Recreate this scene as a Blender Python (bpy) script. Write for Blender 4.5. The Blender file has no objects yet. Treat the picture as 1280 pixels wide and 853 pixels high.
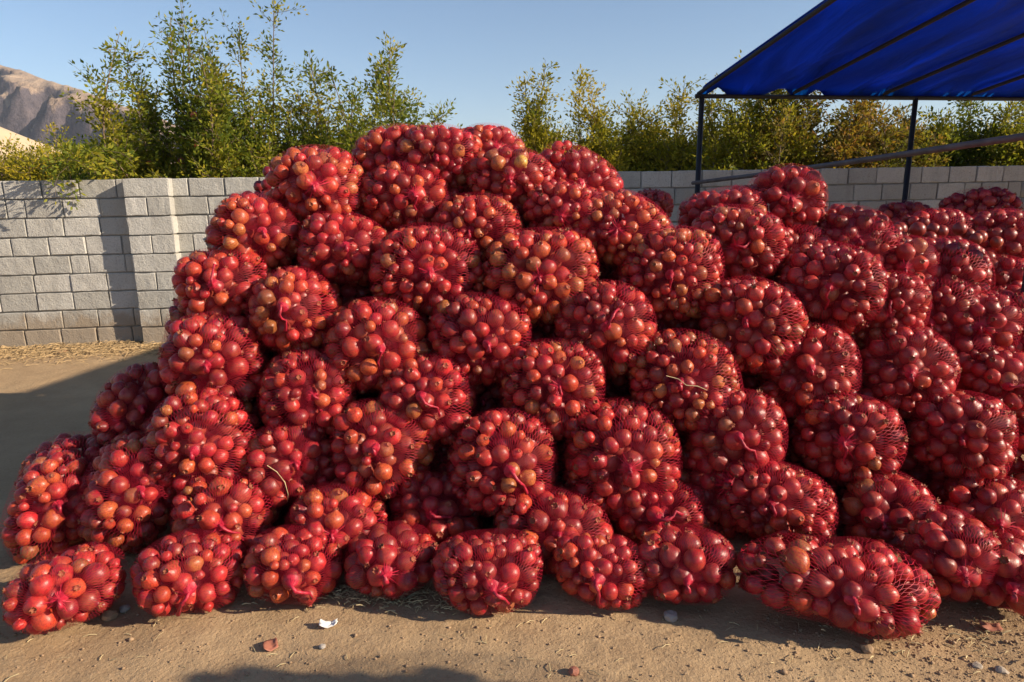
import bpy, bmesh, math, random
import numpy as np
from mathutils import Vector, Matrix, Quaternion, noise as mn

S = bpy.context.scene
COL = S.collection
random.seed(11)
RNG = np.random.default_rng(11)

# ------------------------------------------------------------------ camera
F_PX, PW, PH = 853.0, 1280.0, 853.0
CAM_H, HORIZON, ROLL = 1.65, 245.0, math.radians(1.1)
PITCH = math.atan((PH / 2 - HORIZON) / F_PX)
cam_d = bpy.data.cameras.new('camera')
cam = bpy.data.objects.new('camera', cam_d)
COL.objects.link(cam)
S.camera = cam
cam_d.sensor_width = 36.0
cam_d.lens = 36.0 * F_PX / PW
cam_d.clip_start, cam_d.clip_end = 0.05, 20000
cam_d.dof.use_dof = False
FW = Vector((0, math.cos(PITCH), -math.sin(PITCH)))
UP0 = Vector((0, math.sin(PITCH), math.cos(PITCH)))
RT0 = Vector((1, 0, 0))
RT = math.cos(ROLL) * RT0 - math.sin(ROLL) * UP0
UP = math.sin(ROLL) * RT0 + math.cos(ROLL) * UP0
CP = Vector((0, 0, CAM_H))
cam.matrix_world = Matrix(((RT.x, UP.x, -FW.x, CP.x), (RT.y, UP.y, -FW.y, CP.y), (RT.z, UP.z, -FW.z, CP.z), (0, 0, 0, 1)))


def ray(px, py):
    return FW + RT * ((px - PW / 2) / F_PX) + UP * ((PH / 2 - py) / F_PX)


def at_z(px, py, z=0.0):
    d = ray(px, py)
    return CP + d * ((z - CAM_H) / d.z)


def at_y(px, py, y):
    d = ray(px, py)
    return CP + d * (y / d.y)


# ------------------------------------------------------------------ light
SUN_AZ = math.radians(-15)      # from +x towards -y: low sun to the right, a little behind the camera
SUN_EL = math.radians(24.5)
SUN = Vector((math.cos(SUN_AZ) * math.cos(SUN_EL), math.sin(SUN_AZ) * math.cos(SUN_EL), math.sin(SUN_EL)))
world = bpy.data.worlds.new('World')
S.world = world
world.use_nodes = True
wn = world.node_tree
bg = wn.nodes['Background']
sky = wn.nodes.new('ShaderNodeTexSky')
sky.sky_type = 'NISHITA'
sky.sun_disc = False
sky.sun_elevation = SUN_EL
sky.sun_rotation = math.atan2(SUN.x, SUN.y)
sky.air_density, sky.dust_density, sky.ozone_density = 1.0, 0.15, 3.6
wn.links.new(sky.outputs[0], bg.inputs[0])
bg.inputs[1].default_value = 0.077
sun_d = bpy.data.lights.new('sun', 'SUN')
sun_d.energy, sun_d.angle, sun_d.color = 5.0, math.radians(0.55), (1.0, 0.84, 0.64)
sun = bpy.data.objects.new('sun', sun_d)
COL.objects.link(sun)
sun.rotation_euler = SUN.to_track_quat('Z', 'Y').to_euler()
sun.location = SUN * 50
S.view_settings.view_transform = 'Standard'
S.view_settings.look = 'None'
S.view_settings.exposure = 0.93
S.view_settings.gamma = 1.0
S.cycles.transparent_max_bounces = 24
S.cycles.max_bounces = 6
S.cycles.volume_bounces = 0


# ------------------------------------------------------------------ helpers
def link(o, parent=None):
    COL.objects.link(o)
    if parent:
        o.parent = parent
    return o


def empty(name, loc, label, cat, group=None, rotz=0.0):
    o = bpy.data.objects.new(name, None)
    o.location = loc
    o.rotation_euler = (0, 0, rotz)
    o.empty_display_size = 0.1
    return tag(link(o), label, cat, group)


def tag(o, label, cat, group=None):
    o['label'] = label
    o['category'] = cat
    if group:
        o['group'] = group
    return o


def kind(o, k):
    o['kind'] = k
    return o


def mesh_np(name, V, Fc, mat, smooth=False):
    """mesh from an (n,3) array and an (m,3|4) array of faces"""
    V = np.asarray(V, np.float32)
    Fc = np.asarray(Fc, np.int32)
    k = Fc.shape[1]
    me = bpy.data.meshes.new(name)
    me.vertices.add(len(V))
    me.vertices.foreach_set('co', V.ravel())
    me.loops.add(Fc.size)
    me.loops.foreach_set('vertex_index', Fc.ravel())
    me.polygons.add(len(Fc))
    me.polygons.foreach_set('loop_start', np.arange(0, Fc.size, k, dtype=np.int32))
    me.polygons.foreach_set('loop_total', np.full(len(Fc), k, np.int32))
    if smooth:
        me.polygons.foreach_set('use_smooth', np.ones(len(Fc), bool))
    if mat:
        me.materials.append(mat)
    me.update(calc_edges=True)
    return me


def obj(name, me, parent=None, loc=(0, 0, 0), rot=None, scale=None):
    o = bpy.data.objects.new(name, me)
    o.location = loc
    if rot is not None:
        if isinstance(rot, Quaternion):
            o.rotation_mode = 'QUATERNION'
            o.rotation_quaternion = rot
        else:
            o.rotation_euler = rot
    if scale is not None:
        o.scale = scale if hasattr(scale, '__len__') else (scale,) * 3
    return link(o, parent)


def tube_arrays(pts, radii, seg=7, cap=True):
    pts = [Vector(p) for p in pts]
    V, Q = [], []
    ref = Vector((0.31, 0.17, 0.93))
    for i, p in enumerate(pts):
        d = (pts[min(i + 1, len(pts) - 1)] - pts[max(i - 1, 0)]).normalized()
        if abs(d.dot(ref)) > 0.95:
            ref = Vector((0.9, 0.3, 0.1))
        a = d.cross(ref).normalized()
        b = d.cross(a)
        for s in range(seg):
            t = 2 * math.pi * s / seg
            V.append(p + (a * math.cos(t) + b * math.sin(t)) * radii[i])
    for i in range(len(pts) - 1):
        for s in range(seg):
            Q.append((i * seg + s, i * seg + (s + 1) % seg, (i + 1) * seg + (s + 1) % seg, (i + 1) * seg + s))
    if cap:
        for i in (0, len(pts) - 1):
            c = len(V)
            V.append(pts[i])
            for s in range(seg):
                a_, b_ = i * seg + s, i * seg + (s + 1) % seg
                Q.append((c, a_, b_, c))
    return np.array([tuple(v) for v in V], np.float32), Q


def tube(name, pts, radii, mat, parent=None, seg=8, loc=(0, 0, 0)):
    V, Q = tube_arrays(pts, radii, seg)
    me = bpy.data.meshes.new(name)
    me.from_pydata(V.tolist(), [], [tuple(dict.fromkeys(q)) for q in Q])
    me.materials.append(mat)
    me.polygons.foreach_set('use_smooth', np.ones(len(me.polygons), bool))
    me.update()
    return obj(name, me, parent, loc)


# ------------------------------------------------------------------ materials
class NT:
    def __init__(self, name):
        self.m = bpy.data.materials.new(name)
        self.m.use_nodes = True
        self.t = self.m.node_tree
        self.b = self.t.nodes['Principled BSDF']
        self.out = self.t.nodes['Material Output']

    def n(self, kind_, **kw):
        nd = self.t.nodes.new(kind_)
        for k, v in kw.items():
            if k.startswith('i_'):
                key = k[2:]
                nd.inputs[int(key) if key.isdigit() else key.replace('_', ' ')].default_value = v
            else:
                setattr(nd, k, v)
        return nd

    def l(self, a, b):
        self.t.links.new(a, b)

    def noise(self, vec, scale, detail=4, rough=0.55, dist=0.0):
        nd = self.n('ShaderNodeTexNoise', i_Scale=scale, i_Detail=detail, i_Roughness=rough, i_Distortion=dist)
        if vec:
            self.l(vec, nd.inputs['Vector'])
        return nd.outputs['Fac']

    def ramp(self, fac, stops):
        r = self.n('ShaderNodeValToRGB')
        e = r.color_ramp.elements
        while len(e) < len(stops):
            e.new(0.5)
        for q, (p, c) in zip(e, stops):
            q.position = p
            q.color = (*c, 1) if len(c) == 3 else c
        self.l(fac, r.inputs[0])
        return r.outputs[0]

    def mix(self, fac, a, b, mode='MIX'):
        x = self.n('ShaderNodeMix', data_type='RGBA', blend_type=mode)
        for sock, v in ((0, fac), (6, a), (7, b)):
            if hasattr(v, 'links') or hasattr(v, 'is_linked'):
                self.l(v, x.inputs[sock])
            elif sock == 0:
                x.inputs[0].default_value = v
            else:
                x.inputs[sock].default_value = (*v, 1)
        return x.outputs[2]

    def math(self, op, a, b=None, c=None):
        x = self.n('ShaderNodeMath', operation=op)
        for i, v in enumerate((a, b, c)):
            if v is None:
                continue
            if hasattr(v, 'is_linked'):
                self.l(v, x.inputs[i])
            else:
                x.inputs[i].default_value = v
        return x.outputs[0]

    def bump(self, h, strength=0.3, dist=0.01):
        b = self.n('ShaderNodeBump', i_Strength=strength, i_Distance=dist)
        self.l(h, b.inputs['Height'])
        self.l(b.outputs[0], self.b.inputs['Normal'])

    def coord(self, which='Object'):
        return self.n('ShaderNodeTexCoord').outputs[which]

    def pos(self):
        return self.n('ShaderNodeNewGeometry').outputs['Position']


def simple(name, col, rough=0.7, metal=0.0, var=0.15, scale=20):
    k = NT(name)
    f = k.noise(k.coord(), scale)
    c = k.ramp(f, [(0.3, tuple(x * (1 - var) for x in col)), (0.7, tuple(min(1, x * (1 + var)) for x in col))])
    k.l(c, k.b.inputs['Base Color'])
    k.b.inputs['Roughness'].default_value = rough
    k.b.inputs['Metallic'].default_value = metal
    k.bump(f, 0.2, 0.004)
    return k.m


def m_fruit():
    k = NT('pomegranate_skin')
    info = k.n('ShaderNodeObjectInfo')
    co = k.coord()
    off = k.n('ShaderNodeVectorMath', operation='ADD')
    k.l(co, off.inputs[0])
    rv = k.math('MULTIPLY', info.outputs['Random'], 37.0)
    k.l(rv, off.inputs[1])
    v = off.outputs[0]
    blush = k.noise(v, 0.85, 3, 0.5, 0.4)                # big blush patches: red over yellow
    f = k.ramp(blush, [(0.42, (0, 0, 0)), (0.68, (1, 1, 1))])
    yel = k.mix(info.outputs['Random'], (0.40, 0.085, 0.022), (0.40, 0.17, 0.055))
    fa = k.math('MULTIPLY', f, 0.36)
    c = k.mix(fa, info.outputs['Color'], yel)
    mo = k.noise(v, 2.6, 6, 0.72, 0.5)                   # mottling: tan and orange flecks in the red
    c = k.mix(k.ramp(mo, [(0.47, (0, 0, 0)), (0.66, (0.34, 0.34, 0.34))]), c, (0.46, 0.12, 0.045))
    st = k.noise(v, 5.0, 5, 0.65)
    c = k.mix(k.ramp(st, [(0.46, (0, 0, 0)), (0.62, (0.65, 0.65, 0.65))]), c, (0.17, 0.014, 0.014))
    rus = k.noise(v, 2.3, 6, 0.7, 0.8)                   # russet scars
    c = k.mix(k.ramp(rus, [(0.62, (0, 0, 0)), (0.70, (0.75, 0.75, 0.75))]), c, (0.22, 0.10, 0.045))
    sp = k.n('ShaderNodeTexVoronoi', i_Scale=9.0)
    k.l(v, sp.inputs['Vector'])
    c = k.mix(k.ramp(sp.outputs['Distance'], [(0.05, (0.7, 0.7, 0.7)), (0.13, (0, 0, 0))]), c, (0.12, 0.045, 0.02))
    k.l(c, k.b.inputs['Base Color'])
    k.l(k.ramp(st, [(0.3, (0.31,) * 3), (0.7, (0.50,) * 3)]), k.b.inputs['Roughness'])
    k.b.inputs['Specular IOR Level'].default_value = 0.5
    k.bump(k.noise(v, 10.0, 6, 0.7), 0.40, 0.0012)
    return k.m


def m_crown():
    k = NT('pomegranate_crown')
    f = k.noise(k.coord(), 6.0)
    k.l(k.ramp(f, [(0.3, (0.16, 0.02, 0.012)), (0.55, (0.24, 0.07, 0.025)), (0.75, (0.22, 0.12, 0.05))]), k.b.inputs['Base Color'])
    k.b.inputs['Roughness'].default_value = 0.7
    return k.m


def m_net():
    """red plastic netting: thin threads with open holes between them"""
    k = NT('red_netting')
    uv = k.n('ShaderNodeUVMap', uv_map='UVMap').outputs[0]
    sep = k.n('ShaderNodeSeparateXYZ')
    k.l(uv, sep.inputs[0])
    info = k.n('ShaderNodeObjectInfo')
    nz = k.n('ShaderNodeTexNoise', i_Scale=7.0, i_Detail=3)
    vo = k.n('ShaderNodeVectorMath', operation='ADD')
    k.l(uv, vo.inputs[0])
    k.l(k.math('MULTIPLY', info.outputs['Random'], 19.0), vo.inputs[1])
    k.l(vo.outputs[0], nz.inputs['Vector'])
    wob = k.math('MULTIPLY', k.math('SUBTRACT', nz.outputs['Fac'], 0.5), 0.055)
    u = k.math('ADD', sep.outputs[0], wob)
    v = sep.outputs[1]
    lines = []
    for sgn in (1, -1):
        a = k.math('MULTIPLY', u, 84.0)
        b = k.math('MULTIPLY', v, 16.0 * sgn)
        fr = k.math('FRACT', k.math('ADD', a, b))
        d = k.math('ABSOLUTE', k.math('SUBTRACT', fr, 0.5))
        lines.append(k.math('LESS_THAN', d, k.math('ADD', 0.015, k.math('MULTIPLY', nz.outputs['Fac'], 0.040))))
    al = k.math('MAXIMUM', lines[0], lines[1])
    # folds of bunched net running out from the tied mouth
    fold = k.n('ShaderNodeTexNoise', noise_dimensions='1D', i_Scale=44.0, i_Detail=4)
    k.l(k.math('ADD', u, info.outputs['Random']), fold.inputs['W'])
    reach = k.math('MULTIPLY', k.math('SUBTRACT', fold.outputs['Fac'], 0.43), k.math('MULTIPLY_ADD', k.math('FRACT', k.math('MULTIPLY', info.outputs['Random'], 7.31)), 0.26, 0.06))
    al = k.math('MAXIMUM', al, k.math('LESS_THAN', v, reach))
    k.b.inputs['Base Color'].default_value = (0.58, 0.020, 0.055, 1)
    k.b.inputs['Specular IOR Level'].default_value = 0.22
    k.b.inputs['Roughness'].default_value = 0.5
    tl = k.n('ShaderNodeBsdfTranslucent')
    tl.inputs[0].default_value = (0.50, 0.012, 0.03, 1)
    ms = k.n('ShaderNodeMixShader', i_0=0.25)
    k.l(k.b.outputs[0], ms.inputs[1])
    k.l(tl.outputs[0], ms.inputs[2])
    tr = k.n('ShaderNodeBsdfTransparent')
    mx = k.n('ShaderNodeMixShader')
    k.l(al, mx.inputs[0])
    k.l(tr.outputs[0], mx.inputs[1])
    k.l(ms.outputs[0], mx.inputs[2])
    k.l(mx.outputs[0], k.out.inputs['Surface'])
    return k.m


def m_tie():
    k = NT('bunched_netting')
    uvn = k.noise(k.coord(), 60.0, 3)
    k.l(k.ramp(uvn, [(0.35, (0.24, 0.006, 0.02)), (0.65, (0.44, 0.016, 0.042))]), k.b.inputs['Base Color'])
    k.b.inputs['Roughness'].default_value = 0.5
    k.bump(uvn, 0.8, 0.004)
    return k.m


def m_ground():
    k = NT('dry_dirt')
    p = k.pos()
    big = k.noise(p, 0.55, 4, 0.5)
    mid = k.noise(p, 4.0, 6, 0.62)
    fine = k.noise(p, 55.0, 5, 0.7)
    c = k.ramp(big, [(0.35, (0.35, 0.235, 0.130)), (0.65, (0.47, 0.33, 0.192))])
    c = k.mix(k.ramp(mid, [(0.42, (0, 0, 0)), (0.72, (0.55, 0.55, 0.55))]), c, (0.29, 0.19, 0.108))
    c = k.mix(k.ramp(fine, [(0.55, (0, 0, 0)), (0.75, (0.6, 0.6, 0.6))]), c, (0.48, 0.36, 0.235))
    c = k.mix(k.ramp(fine, [(0.26, (0.75, 0.75, 0.75)), (0.42, (0, 0, 0))]), c, (0.18, 0.11, 0.06))
    k.l(c, k.b.inputs['Base Color'])
    k.b.inputs['Roughness'].default_value = 0.95
    k.b.inputs['Specular IOR Level'].default_value = 0.15
    h = k.math('ADD', k.math('MULTIPLY', mid, 0.7), k.math('MULTIPLY', fine, 0.5))
    k.bump(h, 0.8, 0.025)
    return k.m


def m_block():
    k = NT('concrete_block')
    info = k.n('ShaderNodeObjectInfo')
    p = k.pos()
    f = k.noise(p, 60.0, 5, 0.7)
    g = k.noise(p, 3.0, 5, 0.6)
    c = k.ramp(info.outputs['Random'], [(0.0, (0.36, 0.347, 0.315)), (0.5, (0.45, 0.435, 0.395)), (1.0, (0.52, 0.50, 0.46))])
    c = k.mix(k.ramp(g, [(0.45, (0, 0, 0)), (0.75, (0.5, 0.5, 0.5))]), c, (0.29, 0.27, 0.235))
    c = k.mix(k.ramp(f, [(0.3, (0.7, 0.7, 0.7)), (0.48, (0, 0, 0))]), c, (0.22, 0.205, 0.18))
    sx = k.n('ShaderNodeSeparateXYZ')
    k.l(p, sx.inputs[0])
    zz = k.math('ADD', sx.outputs[2], k.math('MULTIPLY', k.noise(p, 5.0, 5, 0.65), -0.55))     # dirt splashed up from the yard
    c = k.mix(k.ramp(zz, [(0.0, (0.75, 0.75, 0.75)), (0.16, (0, 0, 0))]), c, (0.27, 0.20, 0.13))
    mpp = k.n('ShaderNodeMapping')
    mpp.inputs['Scale'].default_value = (7, 7, .9)
    k.l(p, mpp.inputs[0])
    run = k.noise(mpp.outputs[0], 1.0, 5, 0.6)                                                # rain streaks
    c = k.mix(k.ramp(run, [(0.55, (0, 0, 0)), (0.72, (0.45, 0.45, 0.45))]), c, (0.24, 0.225, 0.20))
    k.l(c, k.b.inputs['Base Color'])
    k.b.inputs['Roughness'].default_value = 0.92
    k.bump(k.math('ADD', f, k.math('MULTIPLY', k.noise(p, 16.0, 5, 0.7), 1.4)), 0.8, 0.012)
    return k.m


def m_leaf(name, a, b, c_):
    k = NT(name)
    at = k.n('ShaderNodeAttribute', attribute_name='tint')
    c = k.ramp(at.outputs['Fac'], [(0.0, a), (0.55, b), (1.0, c_)])
    k.l(c, k.b.inputs['Base Color'])
    k.b.inputs['Roughness'].default_value = 0.6
    k.b.inputs['Specular IOR Level'].default_value = 0.25
    tl = k.n('ShaderNodeBsdfTranslucent')
    k.l(k.mix(0.4, c, (0.22, 0.24, 0.02)), tl.inputs[0])
    ms = k.n('ShaderNodeMixShader', i_0=0.48)
    k.l(k.b.outputs[0], ms.inputs[1])
    k.l(tl.outputs[0], ms.inputs[2])
    k.l(ms.outputs[0], k.out.inputs['Surface'])
    return k.m


def m_tarp():
    k = NT('blue_tarpaulin')
    co = k.coord()
    wv = k.n('ShaderNodeTexNoise', i_Scale=1.6, i_Detail=5, i_Distortion=0.6)
    mp = k.n('ShaderNodeMapping')
    mp.inputs['Scale'].default_value = (1.6, 0.35, 1)
    k.l(co, mp.inputs[0])
    k.l(mp.outputs[0], wv.inputs['Vector'])
    c = k.ramp(wv.outputs['Fac'], [(0.3, (0.004, 0.058, 0.26)), (0.7, (0.012, 0.13, 0.54))])
    k.l(c, k.b.inputs['Base Color'])
    k.b.inputs['Roughness'].default_value = 0.45
    tl = k.n('ShaderNodeBsdfTranslucent')
    k.l(k.mix(1.0, c, (0.45, 1.1, 1.25), 'MULTIPLY'), tl.inputs[0])
    bp = k.n('ShaderNodeBump', i_Strength=0.9, i_Distance=0.08)
    k.l(wv.outputs['Fac'], bp.inputs['Height'])
    k.l(bp.outputs[0], k.b.inputs['Normal'])
    k.l(bp.outputs[0], tl.inputs['Normal'])
    ms = k.n('ShaderNodeMixShader', i_0=0.6)
    k.l(k.b.outputs[0], ms.inputs[1])
    k.l(tl.outputs[0], ms.inputs[2])
    k.l(ms.outputs[0], k.out.inputs['Surface'])
    return k.m


def m_mountain():
    k = NT('bare_rock_slope')
    g = k.n('ShaderNodeNewGeometry')
    p = g.outputs['Position']
    a = k.noise(p, 0.012, 6, 0.6)
    b = k.noise(p, 0.09, 6, 0.65)
    sc = k.ramp(a, [(0.35, (0.30, 0.215, 0.155)), (0.65, (0.42, 0.315, 0.225))])    # pale tan of the gentler slopes
    rk = k.ramp(b, [(0.35, (0.075, 0.064, 0.075)), (0.65, (0.13, 0.105, 0.110))])   # darkened rock tone: shade painted onto the steep faces
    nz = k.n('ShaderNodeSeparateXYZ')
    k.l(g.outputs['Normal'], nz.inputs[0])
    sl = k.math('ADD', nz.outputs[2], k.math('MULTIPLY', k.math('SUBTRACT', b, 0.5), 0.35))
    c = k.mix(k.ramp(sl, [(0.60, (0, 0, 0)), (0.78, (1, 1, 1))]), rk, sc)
    k.l(c, k.b.inputs['Base Color'])
    k.b.inputs['Roughness'].default_value = 0.95
    k.b.inputs['Specular IOR Level'].default_value = 0.1
    k.bump(b, 0.8, 6.0)
    return k.m


M = dict(
    fruit=m_fruit(), crown=m_crown(), net=m_net(), tie=m_tie(), ground=m_ground(), block=m_block(),
    mortar=simple('mortar', (0.25, 0.235, 0.205), 0.95, 0, 0.2, 14),
    brick=simple('old_brick', (0.20, 0.13, 0.09), 0.95, 0, 0.25, 20),
    wood=simple('bark', (0.16, 0.11, 0.075), 0.9, 0, 0.25, 12),
    steel=simple('dark_painted_steel', (0.014, 0.014, 0.017), 0.6, 0.0, 0.25, 8),
    rust=simple('weathered_steel_pipe', (0.085, 0.07, 0.072), 0.6, 0.0, 0.3, 9),
    stone=simple('grey_stone', (0.30, 0.27, 0.24), 0.9, 0, 0.25, 30),
    palestone=simple('pale_stone', (0.36, 0.30, 0.235), 0.9, 0, 0.2, 30),
    clod=simple('dirt_clod', (0.30, 0.20, 0.12), 0.95, 0, 0.3, 25),
    redbit=simple('red_peel', (0.33, 0.12, 0.075), 0.7, 0, 0.3, 30),
    paper=simple('white_paper', (0.78, 0.76, 0.72), 0.8, 0, 0.08, 40),
    straw=simple('dry_straw', (0.42, 0.29, 0.145), 0.85, 0, 0.3, 30),
    husk=simple('dry_plant_bits', (0.50, 0.40, 0.22), 0.85, 0, 0.3, 30),
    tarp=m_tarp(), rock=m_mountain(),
    hill=simple('dry_hill', (0.50, 0.38, 0.235), 0.95, 0, 0.18, 0.06),
    leaf_green=m_leaf('green_leaf', (0.055, 0.095, 0.010), (0.21, 0.235, 0.017), (0.46, 0.37, 0.035)),
    leaf_yellow=m_leaf('yellowing_leaf', (0.10, 0.13, 0.010), (0.38, 0.32, 0.016), (0.55, 0.39, 0.03)),
    leaf_orange=m_leaf('autumn_leaf', (0.055, 0.065, 0.012), (0.21, 0.15, 0.018), (0.42, 0.18, 0.025)),
)


# ------------------------------------------------------------------ ground
def axis(lo, hi, step, far):
    a = list(np.arange(lo, hi + 1e-6, step))
    s, x = step, hi
    while x < far:
        s *= 1.28
        x += s
        a.append(x)
    s, x = step, lo
    while x > -far:
        s *= 1.28
        x -= s
        a.insert(0, x)
    return np.array(a)


def ground_h(x, y):
    p = Vector((x, y, 0))
    h = mn.noise(p * 0.7) * 0.018 + mn.noise(p * 2.7) * 0.010 + mn.noise(p * 9.0) * 0.006 + (mn.noise(p * 22.0) * 0.0045 + mn.noise(p * 45.0) * 0.003 if y < 3.4 else 0)
    return h * max(0.0, 1 - max(0, abs(x) - 9) / 6) * (1 if y < 10 else max(0, 1 - (y - 10) / 5))


gx, gy = axis(-4.6, 4.6, 0.030, 3300), axis(1.5, 8.4, 0.055, 3300)
gy = np.unique(np.round(np.concatenate([gy[(gy < 1.49) | (gy > 3.01)], np.arange(1.5, 3.0, .018)]), 4))
GV = np.array([(x, y, ground_h(x, y) if -20 < x < 20 and -8 < y < 16 else 0.0) for y in gy for x in gx])
nx = len(gx)
ii, jj = np.meshgrid(np.arange(len(gy) - 1), np.arange(nx - 1), indexing='ij')
b0 = (ii * nx + jj).ravel()
kind(obj('ground', mesh_np('ground', GV, np.stack([b0, b0 + 1, b0 + nx + 1, b0 + nx], 1), M['ground'], True)), 'structure')


# ------------------------------------------------------------------ mountains
def terrain(name, x0, x1, y0, y1, n, hf, mat, label=None):
    xs, ys = np.linspace(x0, x1, n), np.linspace(y0, y1, n)
    V = np.array([(x, y, hf(x, y)) for y in ys for x in xs])
    i_, j_ = np.meshgrid(np.arange(n - 1), np.arange(n - 1), indexing='ij')
    b = (i_ * n + j_).ravel()
    return kind(obj(name, mesh_np(name, V, np.stack([b, b + 1, b + n + 1, b + n], 1), mat, True)), 'structure')


def ridged(p, oct_=5):
    s, a, f = 0.0, 1.0, 1.0
    for _ in range(oct_):
        s += a * (1 - abs(mn.noise(p * f)) * 2)
        a *= 0.5
        f *= 2.1
    return s


PA, PB = at_y(-10, 76, 1000), at_y(150, 130, 700)
CR = Vector((PB.x - PA.x, PB.y - PA.y, 0))
CRL = CR.length
CR.normalize()
CN = Vector((CR.y, -CR.x, 0))
if CN.y > 0:
    CN = -CN                                             # down the slope, towards the viewer


def mount_sd(q, d):
    # a crest falling away to the right and towards the viewer: sunny shoulder, steep shaded face, spurs
    zc = PA.z + (PB.z - PA.z) * q / CRL
    sp = ridged(Vector((q * 0.0075, d * 0.003, 1.7)), 4) - 0.7
    fi = ridged(Vector((q * 0.03, d * 0.022, 5.0)), 5) - 1.0
    dd = d - sp * 34 * min(1, max(0, (d + 20) / 60)) - fi * 8
    w = 15 + 11 * mn.noise(Vector((q * 0.013, 4, 0)))
    if dd < 0:
        drop = -dd * 0.4
    elif dd < w:
        drop = dd * 0.30
    else:
        drop = w * 0.30 + (dd - w) * 2.5
    h = zc - drop
    fan = max(0, 26 - 0.07 * d + sp * 10)
    return max(h, min(fan, zc - d * .2), -4) + fi * 2.6


nq, nd = 240, 170
qs, ds = np.linspace(-420, 1000, nq), np.concatenate([np.linspace(-160, 260, 140), np.linspace(268, 560, 30)])
MV = [(PA.x + CR.x * q + CN.x * d, PA.y + CR.y * q + CN.y * d, mount_sd(q, d)) for d in ds for q in qs]
b_ = np.array([j * nq + i for j in range(nd - 1) for i in range(nq - 1)])
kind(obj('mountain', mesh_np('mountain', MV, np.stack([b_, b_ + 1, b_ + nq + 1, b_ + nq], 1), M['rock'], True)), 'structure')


def hill_h(x, y):
    t = (-x - 121) * 0.45
    d = abs(y - 265)
    return max(-3, t * max(0, 1 - d / 120) + mn.noise(Vector((x * 0.03, y * 0.03, 0))) * 2.2)


terrain('hill', -330, -90, 140, 390, 80, hill_h, M['hill'])


def far_h(x, y):
    return max(-5, (150 + 70 * mn.noise(Vector((x * 0.0016, 9, 0))) + 35 * ridged(Vector((x * 0.004, y * 0.003, 2)), 4) - 30) * max(0, 1 - abs(y - 2600) / 500) * min(1, max(0, (x - 500) / 800)))


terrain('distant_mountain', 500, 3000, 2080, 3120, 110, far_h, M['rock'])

# ------------------------------------------------------------------ block wall
WALL_A = math.radians(7.0)
W0 = Vector((-4.37, 8.03, 0))
BW, BH, COURSES = 0.397, 0.2135, 9
wall = empty('block_wall', W0, 'grey concrete block wall running behind the whole heap of red bags', 'wall', rotz=WALL_A)
bvar = []
for vi in range(8):
    bm = bmesh.new()
    bmesh.ops.create_cube(bm, size=1.0)
    bmesh.ops.scale(bm, vec=(BW - 0.015, 0.16, BH - 0.016), verts=bm.verts)
    bmesh.ops.bevel(bm, geom=bm.edges[:], offset=random.uniform(.005, .010), segments=1, affect='EDGES')
    bmesh.ops.subdivide_edges(bm, edges=[e for e in bm.edges if e.calc_length() > .3], cuts=3)
    for v in bm.verts:
        v.co += Vector((random.uniform(-1, 1) * 0.005, random.uniform(-1, 1) * 0.003, random.uniform(-1, 1) * 0.0045))
    me = bpy.data.meshes.new('block')
    bm.to_mesh(me)
    bm.free()
    me.materials.append(M['block'])
    bvar.append(me)


def add_block(parent, x, z, w=1.0, y=0.0, hs=1.0):
    o = obj('block', random.choice(bvar), parent, (x, y + 0.08 + random.uniform(-0.004, 0.006), z),
            (random.uniform(-.012, .012), random.uniform(-.008, .008) + (math.pi if random.random() < .5 else 0), random.uniform(-.012, .012)),
            ((w * BW - 0.012) / (BW - 0.012), 1, hs))
    return o


def box_v(x0, x1, y0, y1, z0, z1):
    V = [(x, y, z) for z in (z0, z1) for y in (y0, y1) for x in (x0, x1)]
    Fq = [(0, 2, 3, 1), (4, 5, 7, 6), (0, 1, 5, 4), (2, 6, 7, 3), (0, 4, 6, 2), (1, 3, 7, 5)]
    return V, Fq


HOLE = (0.80, 0.96, 5)      # a gap in the sixth course, packed with broken brick
SV, SF = [], []
for c in range(COURSES):
    z = BH * (c + 0.5) + 0.004
    x = -6.3 + (0.5 * BW if c % 2 else 0.0) + random.uniform(-.03, .03)
    while x < 15.5:
        w = 1.0 if random.random() > 0.07 else random.choice((0.5, 0.62))
        xa, xb = x, x + w * BW
        x = xb
        xm = (xa + xb) / 2
        if xa > 0.0 and xb < 0.5:
            continue                                    # behind the pillar
        if c == HOLE[2] and xa < HOLE[1] and xb > HOLE[0]:
            for (p, q) in ((xa, HOLE[0]), (HOLE[1], xb)):
                if q - p > 0.06:
                    add_block(wall, (p + q) / 2, z, (q - p) / BW)
            continue
        seen = (-2.1 < xm < 2.0) or (5.4 < xm < 11.3 and c >= COURSES - 5)
        if seen:
            add_block(wall, xm, z, (xb - xa) / BW)
        else:
            V, Fq = box_v(xa + .006, xb - .006, random.uniform(-.004, .006), .16, z - BH / 2 + .0065, z + BH / 2 - .0065)
            n0 = len(SV)
            SV += V
            SF += [tuple(i + n0 for i in f) for f in Fq]
kind(obj('hidden_block', mesh_np('hidden_block', SV, SF, M['block']), wall), 'stuff')
V, Fq = box_v(-6.4, 15.6, 0.019, 0.155, -0.1, BH * COURSES - 0.004)
obj('mortar', mesh_np('mortar', V, Fq, M['mortar']), wall)
for q, (dz, w) in enumerate(((0.035, 0.15), (0.095, 0.13), (0.155, 0.145))):
    V, Fq = box_v(-w / 2, w / 2, -0.03, 0.03, -0.02, 0.02)
    V = [tuple(Vector(v) + Vector([random.uniform(-.008, .008) for _ in range(3)])) for v in V]
    obj('brick', mesh_np('brick', V, Fq, M['brick']), wall, ((HOLE[0] + HOLE[1]) / 2, 0.02, BH * HOLE[2] + dz + 0.01), (0, random.uniform(-.15, .15), 0.2 * (q - 1)))
PD = 0.15
V, Fq = box_v(0.02, 0.474, -PD + 0.02, 0.0185, -0.1, BH * COURSES + 0.0)
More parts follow.
